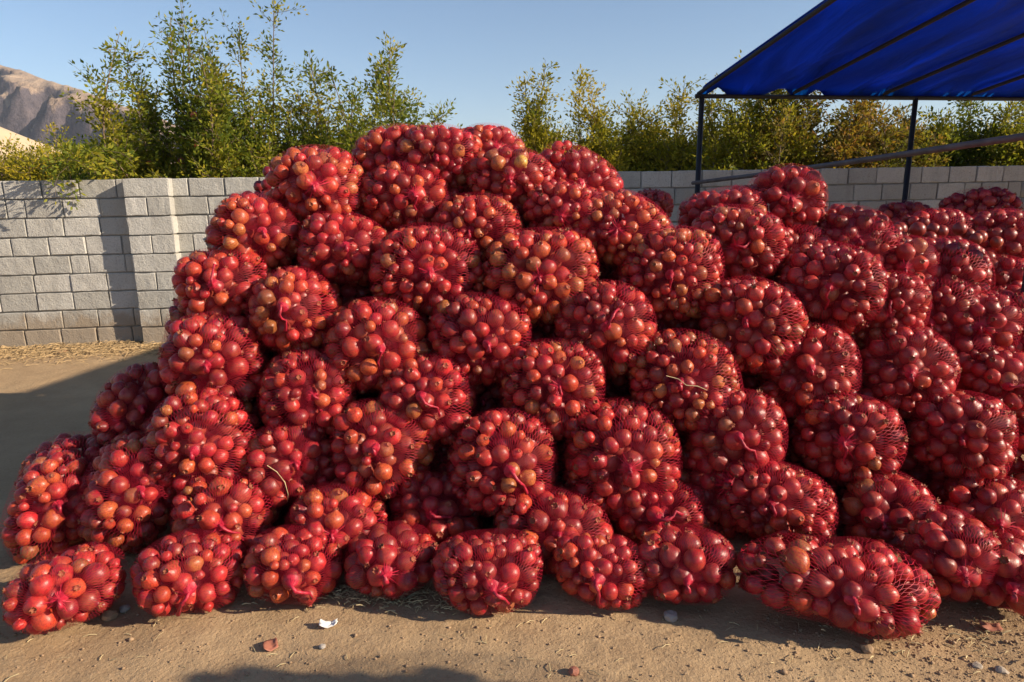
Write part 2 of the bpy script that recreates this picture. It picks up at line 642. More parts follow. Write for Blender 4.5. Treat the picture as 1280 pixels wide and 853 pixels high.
pil = obj('pillar', mesh_np('pillar', V, Fq, M['mortar']), wall)
for c in range(COURSES):
    z = BH * (c + 0.5) + 0.006
    rows = ((0.0, 0.5),) if c % 2 == 0 else ((0.0, 0.24), (0.24, 0.5))
    for (a, b) in rows:
        add_block(pil, (a + b) / 2, z, (b - a) / BW, -PD)


# ------------------------------------------------------------------ trees
def shrub(px, y, top_px, spread, leafmat, label, n_shoots=14, density=1.0, lean=(0, 0), leaf=(0.042, 0.080), group=None, fruits=0, sparse_top=0.62, droop=(), name='pomegranate_tree'):
    base = Vector((at_y(px, 240, y).x, y, 0))
    H_ = at_y(px, top_px, y).z
    rn = random.Random(int(px * 7 + y * 13))
    root = empty(name, base, label, 'tree', group)
    TV, TQ = [], []
    LP, LD = [], []
    ends = []

    def add_tube(pts, r0, r1, seg=5):
        nonlocal TV, TQ
        rr = [r0 + (r1 - r0) * i / (len(pts) - 1) for i in range(len(pts))]
        V, Q = tube_arrays(pts, rr, seg, False)
        o_ = sum(len(t) for t in TV)
        TV.append(V)
        TQ += [tuple(i + o_ for i in q) for q in Q]

    def leaves(pts, step, p_, j):
        for a, b in zip(pts, pts[1:]):
            L = (b - a).length
            n = max(1, int(L / step))
            d = (b - a).normalized()
            for q in range(n):
                if rn.random() > p_:
                    continue
                o_ = Vector((rn.gauss(0, 1), rn.gauss(0, 1), rn.gauss(0, .8)))
                LP.append(a + (b - a) * ((q + rn.random()) / n) + o_ * j)
                LD.append((d * 0.7 + o_.normalized() * 1.0 + Vector((0, 0, 0.15))).normalized())

    for s in range(n_shoots):
        az = rn.uniform(0, 2 * math.pi)
        frac = rn.random()
        hgt = H_ * (1.0, 0.93, 0.86, 0.8)[s] if s < 4 else max(2.5, H_ * (0.86 - 0.12 * frac - 0.30 * rn.random()))
        out = spread * (0.15 + 0.85 * frac) * rn.uniform(0.7, 1.1)
        out *= (0.5, 0.9, 1.2, 1.1)[s] if s < 4 else 1.2
        e = Vector((math.cos(az) * out + lean[0] * hgt / H_, math.sin(az) * out * 0.75 + lean[1] * hgt / H_, hgt))
        b_ = Vector((math.cos(az) * 0.1, math.sin(az) * 0.1, 0))
        n = 12
        pts = []
        w1, w2 = rn.uniform(0, 9), rn.uniform(0, 9)
        for q in range(n + 1):
            t = q / n
            p = b_.lerp(e, t)
            bow = math.sin(math.pi * t) * out * (0.2 + .5 * ((s * 37) % 10) / 10)
            p += Vector((math.cos(az), math.sin(az), 0)) * bow
            p += Vector((math.sin(t * 5 + w1), math.sin(t * 6 + w2), 0)) * 0.09 * hgt * 0.4 * t
            pts.append(p)
        add_tube(pts, 0.022 + 0.008 * rn.random(), 0.003)
        leaves(pts[int(n * 0.5):], 0.016 / density, 0.75, 0.022)
        # side twigs
        for q in range(int(52 * density)):
            t = 0.34 + 0.62 * rn.random()
            i = min(n - 1, int(t * n))
            p = pts[i].lerp(pts[i + 1], t * n - i)
            az2 = rn.uniform(0, 2 * math.pi)
            L = (0.85 - 0.58 * t) * rn.uniform(0.25, 1.5) * (0.65 + 0.35 * spread)
            d = Vector((math.cos(az2), math.sin(az2), rn.uniform(0.1, 1.2))).normalized()
            tp = [p]
            for g in range(5):
                d = (d + Vector((rn.gauss(0, .18), rn.gauss(0, .18), rn.gauss(0.03, .2)))).normalized()
                tp.append(tp[-1] + d * L / 5)
            add_tube(tp, 0.0045, 0.0015, 3)
            leaves(tp, 0.0075 / density, 0.95 - sparse_top * 1.25 * max(0, t - 0.45), 0.035)
            ends.append(tp[-1])
    for (ex, ey, ez) in droop:                       # boughs hanging over the wall
        e = Vector((ex, ey, ez))
        pts = [Vector((0, 0, .6)).lerp(e, q / 9) + Vector((0, 0, math.sin(math.pi * q / 9) * .75)) for q in range(10)]
        add_tube(pts, .016, .004)
        for q in range(26):
            p = pts[rn.randint(5, 9)]
            d = Vector((rn.gauss(0, 1), rn.gauss(-.3, 1), rn.gauss(-.1, .7))).normalized()
            tp = [p + d * .085 * g + Vector((rn.gauss(0, .02), rn.gauss(0, .02), -.012 * g * g)) for g in range(5)]
            add_tube(tp, .004, .0015, 3)
            leaves(tp, .008, .95, .035)
            ends.append(tp[-1])
    V = np.concatenate(TV)
    obj('trunk', mesh_np('trunk', V, np.array(TQ), M['wood'], True), root)
    n = len(LP)
    P = np.array([tuple(p) for p in LP])
    D = np.array([tuple(d) for d in LD])
    rg = np.random.default_rng(int(px))
    R = rg.normal(size=(n, 3))
    Sd = np.cross(D, R)
    Sd /= np.linalg.norm(Sd, axis=1, keepdims=True) + 1e-9
    Nn = np.cross(D, Sd)
    L = rg.uniform(leaf[0], leaf[1], n)[:, None]
    Wd = L * rg.uniform(0.17, 0.28, n)[:, None]
    V = np.stack([P, P + D * L * .45 + Sd * Wd + Nn * L * .05, P + D * L - Nn * L * .08, P + D * L * .45 - Sd * Wd + Nn * L * .05], 1).reshape(-1, 3)
    me = mesh_np('crown', V, np.arange(4 * n).reshape(-1, 4), leafmat, False)
    clump = np.array([mn.noise(Vector(p) * 1.7 + base) for p in P])
    tint = np.clip(0.52 + 0.6 * clump + rg.normal(0, 0.22, n), 0, 1).astype(np.float32)
    a = me.attributes.new('tint', 'FLOAT', 'FACE')
    a.data.foreach_set('value', tint)
    kind(obj('crown', me, root), 'stuff') if False else obj('crown', me, root)
    for q in range(fruits):
        e = rn.choice([q for q in ends if q.z < H_ * .72] or ends)
        fo = obj('pomegranate', FRUITS[q % len(FRUITS)], root, e - Vector((0, 0, .04)), Quaternion((1, rn.gauss(0, .3), rn.gauss(0, .3), 0)).normalized() @ Quaternion((0, 1, 0, 0)), rn.uniform(.035, .048))
        fo.color = (*rn.choice(PALETTE[2:]), 1)
    return root


# ------------------------------------------------------------------ pomegranate meshes
def fruit_mesh(seed):
    rn = random.Random(seed)
    seg, prof = 18, []
    for i in range(1, 10):
        t = math.pi * i / 10.6
        prof.append((math.sin(t) * 1.0, -math.cos(t) * 0.94, 0))
    prof += [(0.36, 0.93, 0), (0.25, 1.00, 0), (0.23, 1.12, 1), (0.30, 1.28, 1), (0.22, 1.20, 1), (0.13, 1.03, 1)]
    lob = rn.uniform(0.018, 0.045)
    ph, ph2 = rn.uniform(0, 6), rn.uniform(0, 6)
    oval = rn.uniform(-0.05, 0.05)
    crown_len = rn.uniform(0.5, 1.1)
    bm = bmesh.new()
    rings = []
    for (r, z, c) in prof:
        ring = []
        for s in range(seg):
            a = 2 * math.pi * s / seg
            rr = r * (1 + lob * math.cos(5 * a + ph) + oval * math.cos(2 * a + ph2))
            zz = z
            if c:
                zz = 1.0 + (z - 1.0) * crown_len
                if 1.15 < z:
                    zz += (0.09 if s % 3 == 0 else -0.07) * crown_len
                    rr *= 1.15 if s % 3 == 0 else 0.92
            ring.append(bm.verts.new((rr * math.cos(a), rr * math.sin(a), zz)))
        rings.append(ring)
    bot = bm.verts.new((0, 0, -0.955))
    top = bm.verts.new((0, 0, 1.0))
    for k in range(len(rings) - 1):
        for s in range(seg):
            f = bm.faces.new((rings[k][s], rings[k][(s + 1) % seg], rings[k + 1][(s + 1) % seg], rings[k + 1][s]))
            f.smooth = True
            f.material_index = 1 if prof[k][2] else 0
    for s in range(seg):
        bm.faces.new((bot, rings[0][(s + 1) % seg], rings[0][s])).smooth = True
        f = bm.faces.new((top, rings[-1][s], rings[-1][(s + 1) % seg]))
        f.material_index = 1
    for v in bm.verts:
        v.co += v.co.normalized() * (mn.noise(v.co * 1.4 + Vector((seed * 7, 0, 0))) * 0.09)
    me = bpy.data.meshes.new('pomegranate')
    bm.to_mesh(me)
    bm.free()
    me.materials.append(M['fruit'])
    me.materials.append(M['crown'])
    return me


FRUITS = [fruit_mesh(i) for i in range(14)]
PALETTE = [(0.18, 0.004, 0.015), (0.35, 0.008, 0.021), (0.46, 0.018, 0.021), (0.48, 0.050, 0.018), (0.48, 0.095, 0.024), (0.44, 0.16, 0.042), (0.27, 0.10, 0.040)]
MOOD = dict(   # how many of each palette colour a bag holds
    crimson=[9, 8, 4, 1.0, .4, .25, .5], red=[6, 7, 5, 2.4, 1.2, .7, .8], orange=[2.5, 4.5, 5.5, 6, 4, 1.6, 1.0], brown=[2, 3, 4, 3.5, 3.5, 3, 3.5])


# ------------------------------------------------------------------ net bags
def bag_radius(D, a, b, c, seed):
    n = 2.7
    r = (np.abs(D[:, 0] / a) ** n + np.abs(D[:, 1] / b) ** n + np.abs(D[:, 2] / c) ** n) ** (-1 / n)
    rg = np.random.default_rng(seed)
    for _ in range(5):
        k = rg.normal(size=3) * 2.2
        r = r * (1 + 0.034 * np.sin(D @ k + rg.uniform(0, 6)))
    return r * (1 - 0.04 * D[:, 2])           # the load sags and spreads below


ALL_BAGS = []


class Bag:
    def __init__(s, px, py, w, h, rot=0, dd=0.0, mood='red', tail=None, label='', on_ground=False, length=0.56, yaw=None, slope=None):
        grow = 1.0 if w > 200 or (px > 900 and not on_ground) else 1.09 if on_ground else 1.05
        w, h = w * grow, h * grow
        if h < .72 * w and not on_ground and w < 200:             # only its top shows
            py, h = py + (.76 * w - h) / 2, .76 * w
        s.__dict__.update(px=px, py=py, w=w, h=h, mood=mood, tail=tail, label=label, rot=math.radians(rot))
        s.seed = len(ALL_BAGS) * 17 + 3
        rn = random.Random(s.seed)
        d = ray(px, py)
        y0, k = 3.02, (0.60 if slope is None else slope)
        t = (y0 + dd + k * CAM_H) / (d.y - k * d.z)
        c = CP + d * t
        depth = (c - CP).dot(FW)
        s.a, s.cz = w * depth / F_PX / 2, h * depth / F_PX / 2
        s.b = length / 2
        # the tied end faces the viewer, the axis wobbling a little; the ellipse tilt follows the photograph
        view = math.atan2(c.x, c.y)
        down = math.atan2(CAM_H - c.z, math.hypot(c.x, c.y))
        yw = -view * 0.9 + rn.uniform(-0.18, 0.18) if yaw is None else math.radians(yaw)
        pit = -down * (0.35 if on_ground else 0.7) + rn.uniform(-0.1, 0.1)
        s.R = np.array((Matrix.Rotation(yw, 3, 'Z') @ Matrix.Rotation(pit, 3, 'X') @ Matrix.Rotation(s.rot, 3, 'Y')))
        rg = np.random.default_rng(s.seed)
        D = rg.normal(size=(500, 3))
        D /= np.linalg.norm(D, axis=1, keepdims=True)
        fw, rt, up, cp = (np.array(q) for q in (FW, RT, UP, CP))
        ox, oy = px, py
        for it in range(9):
            Wd = (D * bag_radius(D, s.a, s.b, s.cz, s.seed)[:, None]) @ s.R.T + np.array(c)
            L = Wd - cp
            X, Y = PW / 2 + F_PX * (L @ rt) / (L @ fw), PH / 2 - F_PX * (L @ up) / (L @ fw)
            s.a *= min(1.25, max(.8, w / (X.max() - X.min())))
            fh = min(1.25, max(.8, h / (Y.max() - Y.min())))
            s.cz *= fh
            lo = 0.62 if w < 200 else 0.38
            if s.cz < lo * s.a and fh < 1:
                s.cz = lo * s.a
                s.b = max(0.15, s.b * 0.9)
            ox += px - (X.max() + X.min()) / 2
            oy += py - (Y.max() + Y.min()) / 2
            d = ray(ox, oy)
            if on_ground:
                c = CP + d * ((c.z - Wd[:, 2].min() - 0.012 - CAM_H) / d.z)
            else:
                c = CP + d * ((y0 + dd + k * CAM_H) / (d.y - k * d.z))
        s.c = c
        s.back = False
        ALL_BAGS.append(s)

    def pack(s):
        rg = np.random.default_rng(s.seed + 1)
        big = 0.84 if 'small' in s.label or s.mood == 'brown' else 1.12 if 'large' in s.label.split(' bag')[0] + s.label[-40:] and 'fruit' in s.label or 'big shiny' in s.label else rg.uniform(0.98, 1.12) if s.mood == 'crimson' else rg.uniform(0.90, 1.05)
        rad = np.concatenate([np.sort(rg.normal(0.0372, 0.0040, int(460 * max(1, s.a / .24))).clip(0.029, 0.050))[::-1], np.sort(rg.uniform(0.021, 0.029, int(170 * max(1, s.a / .24))))[::-1]]) * big
        D = rg.normal(size=(len(rad), 3))
        D /= np.linalg.norm(D, axis=1, keepdims=True)
        rr = bag_radius(D, s.a, s.b, s.cz, s.seed)
        P = D * (rr - rad * 0.96)[:, None]
        keep = np.zeros((len(rad), 3))
        kr = np.zeros(len(rad))
        n = 0
        idx = []
        for i in range(len(rad)):
            if n:
                d2 = ((keep[:n] - P[i]) ** 2).sum(1)
                if (d2 < (0.84 * (kr[:n] + rad[i])) ** 2).any():
                    continue
            keep[n] = P[i]
            kr[n] = rad[i]
            idx.append(i)
            n += 1
        s.P, s.rad, s.D = keep[:n].copy(), kr[:n].copy(), D[idx]
        # second layer
        D2 = rg.normal(size=(260, 3))
        D2 /= np.linalg.norm(D2, axis=1, keepdims=True)
        r2 = bag_radius(D2, s.a, s.b, s.cz, s.seed)
        rd = rg.uniform(0.034, 0.050, 260) * big
        Q = D2 * np.maximum(0.02, r2 - rd - rg.uniform(0.045, 0.075, 260))[:, None]
        inner = []
        for i in range(260):
            if any(((q - Q[i]) ** 2).sum() < (0.8 * (a + rd[i])) ** 2 for q, a in inner):
                continue
            d2 = ((s.P - Q[i]) ** 2).sum(1)
            if (d2 < (0.62 * (s.rad + rd[i])) ** 2).any():
                continue
            inner.append((Q[i], rd[i]))
        for i in range(90):
            q = rg.normal(size=3)
            q *= rg.random() ** 0.4 / np.linalg.norm(q)
            q *= np.array((s.a, s.b, s.cz)) * 0.62
            r = rg.uniform(0.036, 0.048)
            if all(((p - q) ** 2).sum() > (0.74 * (r + a)) ** 2 for p, a in inner):
                inner.append((q, r))
        s.inner = inner

    def inside(s, W, k):
        L = (W - np.array(s.c)) @ s.R
        return (np.abs(L[:, 0] / (s.a * k)) ** 2.5 + np.abs(L[:, 1] / (s.b * k)) ** 2.5 + np.abs(L[:, 2] / (s.cz * k)) ** 2.5) < 1

    def build(s):
        rg = np.random.default_rng(s.seed + 2)
        rn = random.Random(s.seed + 5)
        c = np.array(s.c)
        base = Vector((s.c.x, s.c.y, max(0.0, s.c.z - s.cz)))
        off = c - np.array(base)
        root = empty('net_bag', base, s.label, 'net bag', 'red net bags of pomegranates heaped in the yard')
        W = s.P @ s.R.T + c
        ok = (W[:, 2] > 0.02) & (s.P[:, 1] < s.b * 0.42)
        for o in ALL_BAGS:
            if o is not s and (o.c - s.c).length < 1.1:
                ok &= ~o.inside(W, 0.80)
        wt = np.array(MOOD[s.mood])
        wt = wt / wt.sum()
        pick = rg.choice(len(PALETTE), len(W), p=wt)
        for i in np.nonzero(ok)[0]:
            q = Quaternion(rg.normal(size=4)).normalized()
            if rg.random() < 0.24:                   # calyx turned outwards
                q = Vector(s.R @ s.D[i] + rg.normal(size=3) * .35).to_track_quat('Z', 'Y')
            o = obj('pomegranate', FRUITS[int(rg.integers(len(FRUITS)))], root, tuple(W[i] - np.array(base)), q, tuple(s.rad[i] * np.array((1, 1, rg.uniform(.92, 1.02)))))
            j = rg.uniform(0.7, 1.2)
            o.color = (*(min(1, x * j) for x in PALETTE[pick[i]]), 1)
        mine = [q for q in root.children if q.name.startswith('pomegranate')] if ('yellow-green' in s.label or 'big dark fruit' in s.label) else []
        if mine:
            q = min(mine, key=lambda q: (base + q.location - CP).length + (0 if 'dark' in s.label else -.6 * q.location.z))
            if 'dark' in s.label:
                q.scale = q.scale * 1.55
                q.color = (.16, .006, .012, 1)
            else:
                q.color = (.58, .40, .07, 1)
        # fruit of the second layer, only glimpsed between the outer ones
        if s.inner:
            Vs, Fs, n0 = [], [], 0
            for (p, r) in s.inner:
                if p[1] > s.b * 0.55:
                    continue
                Vs.append(ICO_V * r + s.R @ p + off)
                Fs.append(ICO_F + n0)
                n0 += len(ICO_V)
            if Vs:
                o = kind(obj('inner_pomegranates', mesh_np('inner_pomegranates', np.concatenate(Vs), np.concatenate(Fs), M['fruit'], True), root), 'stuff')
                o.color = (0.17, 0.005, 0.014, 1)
        # the net: a membrane stretched over the fruit, gathered at the tied end (local -y)
        NU, NV = 60, 34
        u = np.arange(NU + 1) / NU * 2 * math.pi
        v = np.linspace(0.03, math.pi - 0.03, NV + 1)
        uu, vv = np.meshgrid(u, v)
        dirs = np.stack([np.sin(vv) * np.cos(uu), -np.cos(vv), np.sin(vv) * np.sin(uu)], -1).reshape(-1, 3)
        PP = s.P
        tb = dirs @ PP.T
        dist2 = (PP ** 2).sum(1)[None] - tb ** 2
        rr2 = ((s.rad + 0.004) ** 2)[None]
        hit = np.where((dist2 < rr2) & (tb > 0), tb + np.sqrt(np.maximum(0, rr2 - dist2)), 0).max(1).reshape(NV + 1, NU + 1)
        r = hit.copy()
        floor_ = bag_radius(dirs, s.a, s.b, s.cz, s.seed).reshape(NV + 1, NU + 1) * 0.86
        r = np.maximum(r, floor_)
        for _ in range(26):
            m = r.copy()
            m[:, :-1] = (np.roll(r[:, :-1], 1, 1) + np.roll(r[:, :-1], -1, 1)) * 0.5
            m[:, -1] = m[:, 0]
            m2 = m.copy()
            m2[1:-1] = (r[:-2] + r[2:]) * 0.25 + m[1:-1] * 0.5
            r = np.maximum(hit, m2)
        neck = np.exp(-(v / 0.16) ** 2)[:, None]
        r = r + neck * 0.030
        NVv = (dirs * r.reshape(-1)[:, None]) @ s.R.T + off
        i_, j_ = np.meshgrid(np.arange(NV), np.arange(NU), indexing='ij')
        b = (i_ * (NU + 1) + j_).ravel()
        Fq = np.stack([b, b + 1, b + NU + 2, b + NU + 1], 1)
        me = mesh_np('net', NVv, Fq, M['net'], True)
        uvl = me.uv_layers.new(name='UVMap')
        uvs = np.stack([uu / (2 * math.pi), vv / math.pi], -1).reshape(-1, 2).astype(np.float32)
        uvl.data.foreach_set('uv', uvs[Fq.ravel()].ravel())
        obj('net', me, root)
        # the tied end: a gathered knot and, where one hangs out, a limp tail of net
        r0 = float(r[0].mean())
        tip = s.R @ np.array((0, -r0, 0)) + off
        ax = Vector(s.R @ np.array((0, -1.0, 0)))
        side = Vector(s.R @ np.array((1.0, 0, 0)))
        T = Vector(tip)
        if s.tail is None or (rn.random() < 0.45 and not any(q in s.label for q in ('tail', 'knot', 'knob', 'strip', 'net '))):
            pts = [T - ax * .045, T - ax * .02, T, T + ax * .014, T + ax * .018 + Vector((0, 0, -.012)), T + ax * .012 + Vector((0, 0, -.03))]
            rad = [.026, .014, .008, .007, .010, .013]
        else:
            an = math.radians(s.tail)
            dr = (side * math.cos(an) + Vector((0, 0, 1)) * math.sin(an)).normalized()
            wg = Vector(s.R @ np.array((rn.uniform(-1, 1), 0, rn.uniform(-1, 1)))) * .012
            k_ = rn.uniform(.6, 1.15)
            pts = [T - ax * .05, T - ax * .022, T, T + ax * .012 + dr * .012, T + ax * .010 + dr * .036 * k_ + wg, T + dr * .062 * k_ + wg * .4, T - ax * .016 + dr * .088 * k_ - wg, T - ax * .034 + dr * .11 * k_ + Vector((0, 0, -.02))]
            rad = [.030, .016, .0075, .0065, .008, .0065, .0055, .0075]
        V, Q = tube_arrays(pts, rad, 9)
        V = V + RNG.normal(0, 0.0012, V.shape)
        me = bpy.data.meshes.new('tie')
        me.from_pydata(V.tolist(), [], [tuple(dict.fromkeys(q)) for q in Q])
        me.materials.append(M['tie'])
        me.polygons.foreach_set('use_smooth', np.ones(len(me.polygons), bool))
        obj('tie', me, root)
        return root


_b = bmesh.new()
bmesh.ops.create_uvsphere(_b, u_segments=11, v_segments=8, radius=1.0)
bmesh.ops.triangulate(_b, faces=_b.faces[:])
ICO_V = np.array([tuple(v.co) for v in _b.verts])
ICO_F = np.array([[v.index for v in f.verts] for f in _b.faces])
_b.free()

# px, py, width, height in photograph pixels give each bag's place and size on the face of the heap
#    px   py    w    h  rot   dd   mood      tail  label
TABLE = [
    (398, 234, 124, 98, 8, .10, 'orange', None, 'orange-red net bag bulging at the upper left shoulder of the heap, beside the trees'),
    (318, 290, 116, 96, 20, .02, 'orange', None, 'bag of orange fruit jutting out over the wall at the left, second from top'),
    (430, 313, 112, 88, 12, .05, 'red', None, 'bag just below and right of the orange upper left shoulder bag, with dark gap beneath'),
    (508, 248, 114, 88, 12, .16, 'red', -80, 'bag with a short hanging net tail directly under the two topmost bags'),
    (492, 183, 100, 50, -8, .30, 'orange', None, 'flat-looking bag at the crest, left of the highest bag and behind it'),
    (548, 200, 106, 84, 6, .18, 'red', None, 'highest bag of the heap, crowning its peak against the sky'),
    (612, 186, 84, 56, 10, .34, 'orange', None, 'bag peeping out behind the peak bag on its right against the sky'),
    (637, 226, 106, 78, 8, .16, 'red', None, 'bag with one yellow-green fruit, right below the peak of the heap'),
    (597, 286, 112, 80, 6, .06, 'brown', None, 'bag of small mixed brownish fruit wedged under the peak in the second row'),
    (535, 339, 140, 108, 6, -.02, 'red', None, 'wide bag in the middle of the third row, left of the smooth-netted bag'),
    (676, 346, 138, 112, -4, -.04, 'orange', None, 'plump smooth-netted bag catching strong sun in the centre of the upper heap'),
    (712, 262, 112, 74, 15, .10, 'red', None, 'bag sloping down right of the peak, half tucked under the small-fruited bag'),
    (722, 218, 112, 64, 24, .30, 'red', None, 'back bag falling away to the right of the peak, nearest to the far trees'),
    (778, 290, 128, 100, 22, .06, 'brown', -100, 'bag of small pale fruit with bright net on the right shoulder of the main heap'),
    (838, 344, 126, 112, 10, -.02, 'brown', -95, 'bag with dangling pink net strip at the right edge of the main heap'),
    (757, 411, 122, 114, -8, -.06, 'red', 60, 'bag with a pink bunched knot, below right of the smooth-netted bag'),
    (600, 424, 124, 110, 4, -.06, 'red', -35, 'bag at the very centre of the heap with clear gaps around it'),
    (470, 431, 126, 110, 4, -.06, 'orange', -100, 'bag of large orange fruit left of the centre bag'),
    (368, 390, 116, 108, 10, -.04, 'orange', -88, 'bag with a long vertical pink knot on its face, upper left part of heap'),
    (278, 360, 120, 92, -10, .0, 'orange', 80, 'bag at the left edge standing just clear of the wall pillar'),
    (268, 450, 132, 112, 4, -.08, 'red', None, 'rounded bag on the left edge with big shiny red fruit, over the shaded flank'),
    (384, 492, 116, 108, 8, -.02, 'red', -60, 'darker bag in a hollow below the long-knotted bag'),
    (535, 499, 118, 108, 6, -.08, 'red', -40, 'bag with a curved net tail across it, below left of the centre bag'),
    (690, 488, 124, 118, 4, -.08, 'red', -85, 'bag with a straight hanging tail, below right of the centre bag'),
    (857, 478, 136, 126, 4, -.10, 'brown', None, 'brownish bag of russet fruit holding a pale dry stalk'),
    (940, 407, 138, 120, 6, -.06, 'red', None, 'broad bag above and right of the brownish russet bag'),
    (1012, 465, 126, 122, 0, .06, 'crimson', None, 'crimson bag set back between the broad bag and the dark right-hand heap'),
    (920, 549, 126, 122, 2, -.10, 'crimson', -45, 'bag with a slanting net tail below right of the brownish russet bag'),
    (778, 571, 140, 138, 4, -.12, 'red', None, 'largest round bag of the lower centre of the heap'),
    (627, 578, 130, 126, 6, -.12, 'red', -50, 'bag with a long thick net tail slanting down to the right, lower centre'),
    (480, 562, 128, 118, 2, -.06, 'orange', None, 'bag lit low on its right side, under the curved-tail bag'),
    (362, 582, 118, 100, 6, .02, 'crimson', -60, 'sunken dark bag with a dry straw stalk in front, lower left'),
    (254, 556, 142, 128, 4, -.10, 'red', -40, 'big bag in the left flank, above the two lowest left rows'),
    (160, 617, 128, 146, 30, -.08, 'orange', None, 'tall tilted bag in the left flank with some orange fruit'),
    (176, 515, 120, 120, 40, .22, 'crimson', None, 'shaded crimson bag on the outer left flank, in shadow above the tilted bag'),
    (62, 636, 112, 132, 20, -.02, 'orange', None, 'leftmost bag of the second row, leaning over the corner bag'),
    (82, 737, 146, 104, -4, -.06, 'red', -140, 'bottom left corner bag resting on the dirt'),
    (236, 716, 134, 98, 8, -.02, 'red', -120, 'bag on the dirt second from the left corner'),
    (281, 656, 128, 112, 12, -.14, 'orange', -30, 'bright orange-red bag sitting on the second ground bag from the left'),
    (366, 706, 116, 92, 10, .0, 'red', -35, 'bag on the dirt third from the left corner, with a pink net tail'),
    (421, 650, 122, 104, 4, -.12, 'orange', None, 'orange-lit bag resting over the third ground bag from the left corner'),
    (490, 700, 110, 84, 4, .10, 'crimson', None, 'shadowed ground bag behind dry plant bits'),
    (545, 642, 112, 100, 4, .02, 'crimson', -10, 'shadowed bag with a looped tail, above the ground row and left of centre'),
    (609, 716, 128, 96, 4, .0, 'crimson', -40, 'ground bag near the middle, lying between dry plant bits and the small tail bag'),
    (692, 662, 142, 112, 8, -.16, 'red', -80, 'wide bag with pink knot bulging over the ground row in the middle'),
    (752, 714, 112, 84, 8, -.02, 'red', -80, 'small ground bag with a tail curling down to the dirt'),
    (826, 637, 124, 92, 6, -.04, 'red', 30, 'bag squeezed under the largest round bag, with gathered net at its right'),
    (858, 706, 118, 88, 2, .04, 'crimson', -60, 'dark ground bag left of the long foreground bag'),
    (970, 632, 156, 120, 14, -.12, 'crimson', -70, 'bag of many small fruit lying on the long foreground bag'),
    (1046, 734, 258, 122, 8, -.24, 'crimson', None, 'long foreground bag lying lengthwise on the dirt, twice as wide as others'),
    (1110, 637, 126, 118, 8, -.08, 'red', None, 'bag with large shiny fruit above the right end of the long foreground bag'),
    (1062, 549, 144, 116, 4, -.04, 'crimson', -80, 'bag with radiating net lines, right of the slanting-tail bag'),
    (1200, 546, 142, 118, 4, -.04, 'crimson', -30, 'big glossy crimson bag near the right frame edge, above the low dark bags'),
    (1238, 642, 140, 112, 4, -.02, 'crimson', None, 'dark bag on the right frame edge under the big glossy crimson bag'),
    (1186, 692, 112, 106, 6, .22, 'crimson', None, 'bag in deep shadow between the long foreground bag and the right frame edge'),
    (1262, 716, 120, 92, 4, .08, 'crimson', None, 'lowest bag at the right frame edge, resting in shadow on the dirt'),
    (1132, 466, 136, 118, 6, .06, 'crimson', -20, 'bag with bright gathered net, above and between the two big right-hand bags'),
    (1217, 406, 122, 88, 4, .34, 'crimson', None, 'half-shaded bag under the canopy edge with one big dark fruit'),
    (1248, 474, 118, 84, 4, .22, 'crimson', 20, 'bag by the right frame edge under the half-shaded canopy bag'),
    (1040, 361, 136, 118, 4, -.02, 'crimson', -100, 'bag with hanging pink knot in front of the second heap'),
    (1108, 392, 110, 104, 10, .10, 'red', 90, 'small-fruited bag right behind the hanging-knot bag of the second heap'),
    (1132, 337, 90, 84, 10, .34, 'crimson', None, 'bag at the right rim of the second heap, edge lit by the sun'),
    (1066, 292, 108, 72, 10, .40, 'crimson', None, 'bag behind the second heap peak, under the canopy rear post'),
    (980, 252, 108, 92, 4, .34, 'crimson', -85, 'peak bag of the second heap, below the slanting pipe'),
    (921, 307, 126, 98, 8, .06, 'crimson', 20, 'bag with a pink netted knob on the second heap, nearest the main heap'),
    (905, 262, 116, 60, -8, .40, 'crimson', None, 'low flat bag behind the pink-knob bag of the second heap'),
    (1165, 300, 120, 78, -4, 1.15, 'crimson', None, 'shaded bag under the canopy left half of the dark third heap'),
    (1252, 300, 120, 78, 6, 1.05, 'crimson', None, 'shaded bag under the canopy at frame edge with a few sunlit fruit'),
    (1245, 358, 124, 76, 2, .75, 'crimson', None, 'dark bag under the canopy above the half-shaded bag'),
    (1128, 276, 96, 48, 2, 2.2, 'crimson', None, 'farthest dark bag under the canopy beside the rear post'),
    (1222, 256, 116, 44, -4, 2.0, 'crimson', None, 'dark far bag on top of the third heap against the shaded wall'),
    (815, 250, 52, 26, 4, 2.9, 'crimson', None, 'small far bag in front of the shaded wall, seen past the main heap'),
]
for (px, py, w, h, rot, dd, mood, tail, label) in TABLE:
    low = py + h / 2 > 735
    Bag(px, py, w, h, rot, dd, mood, tail, label, on_ground=low and 'wide bag' not in label, length=0.42 if w > 200 else 0.58, yaw=-6 if w > 200 else None)
N_FRONT = len(ALL_BAGS)
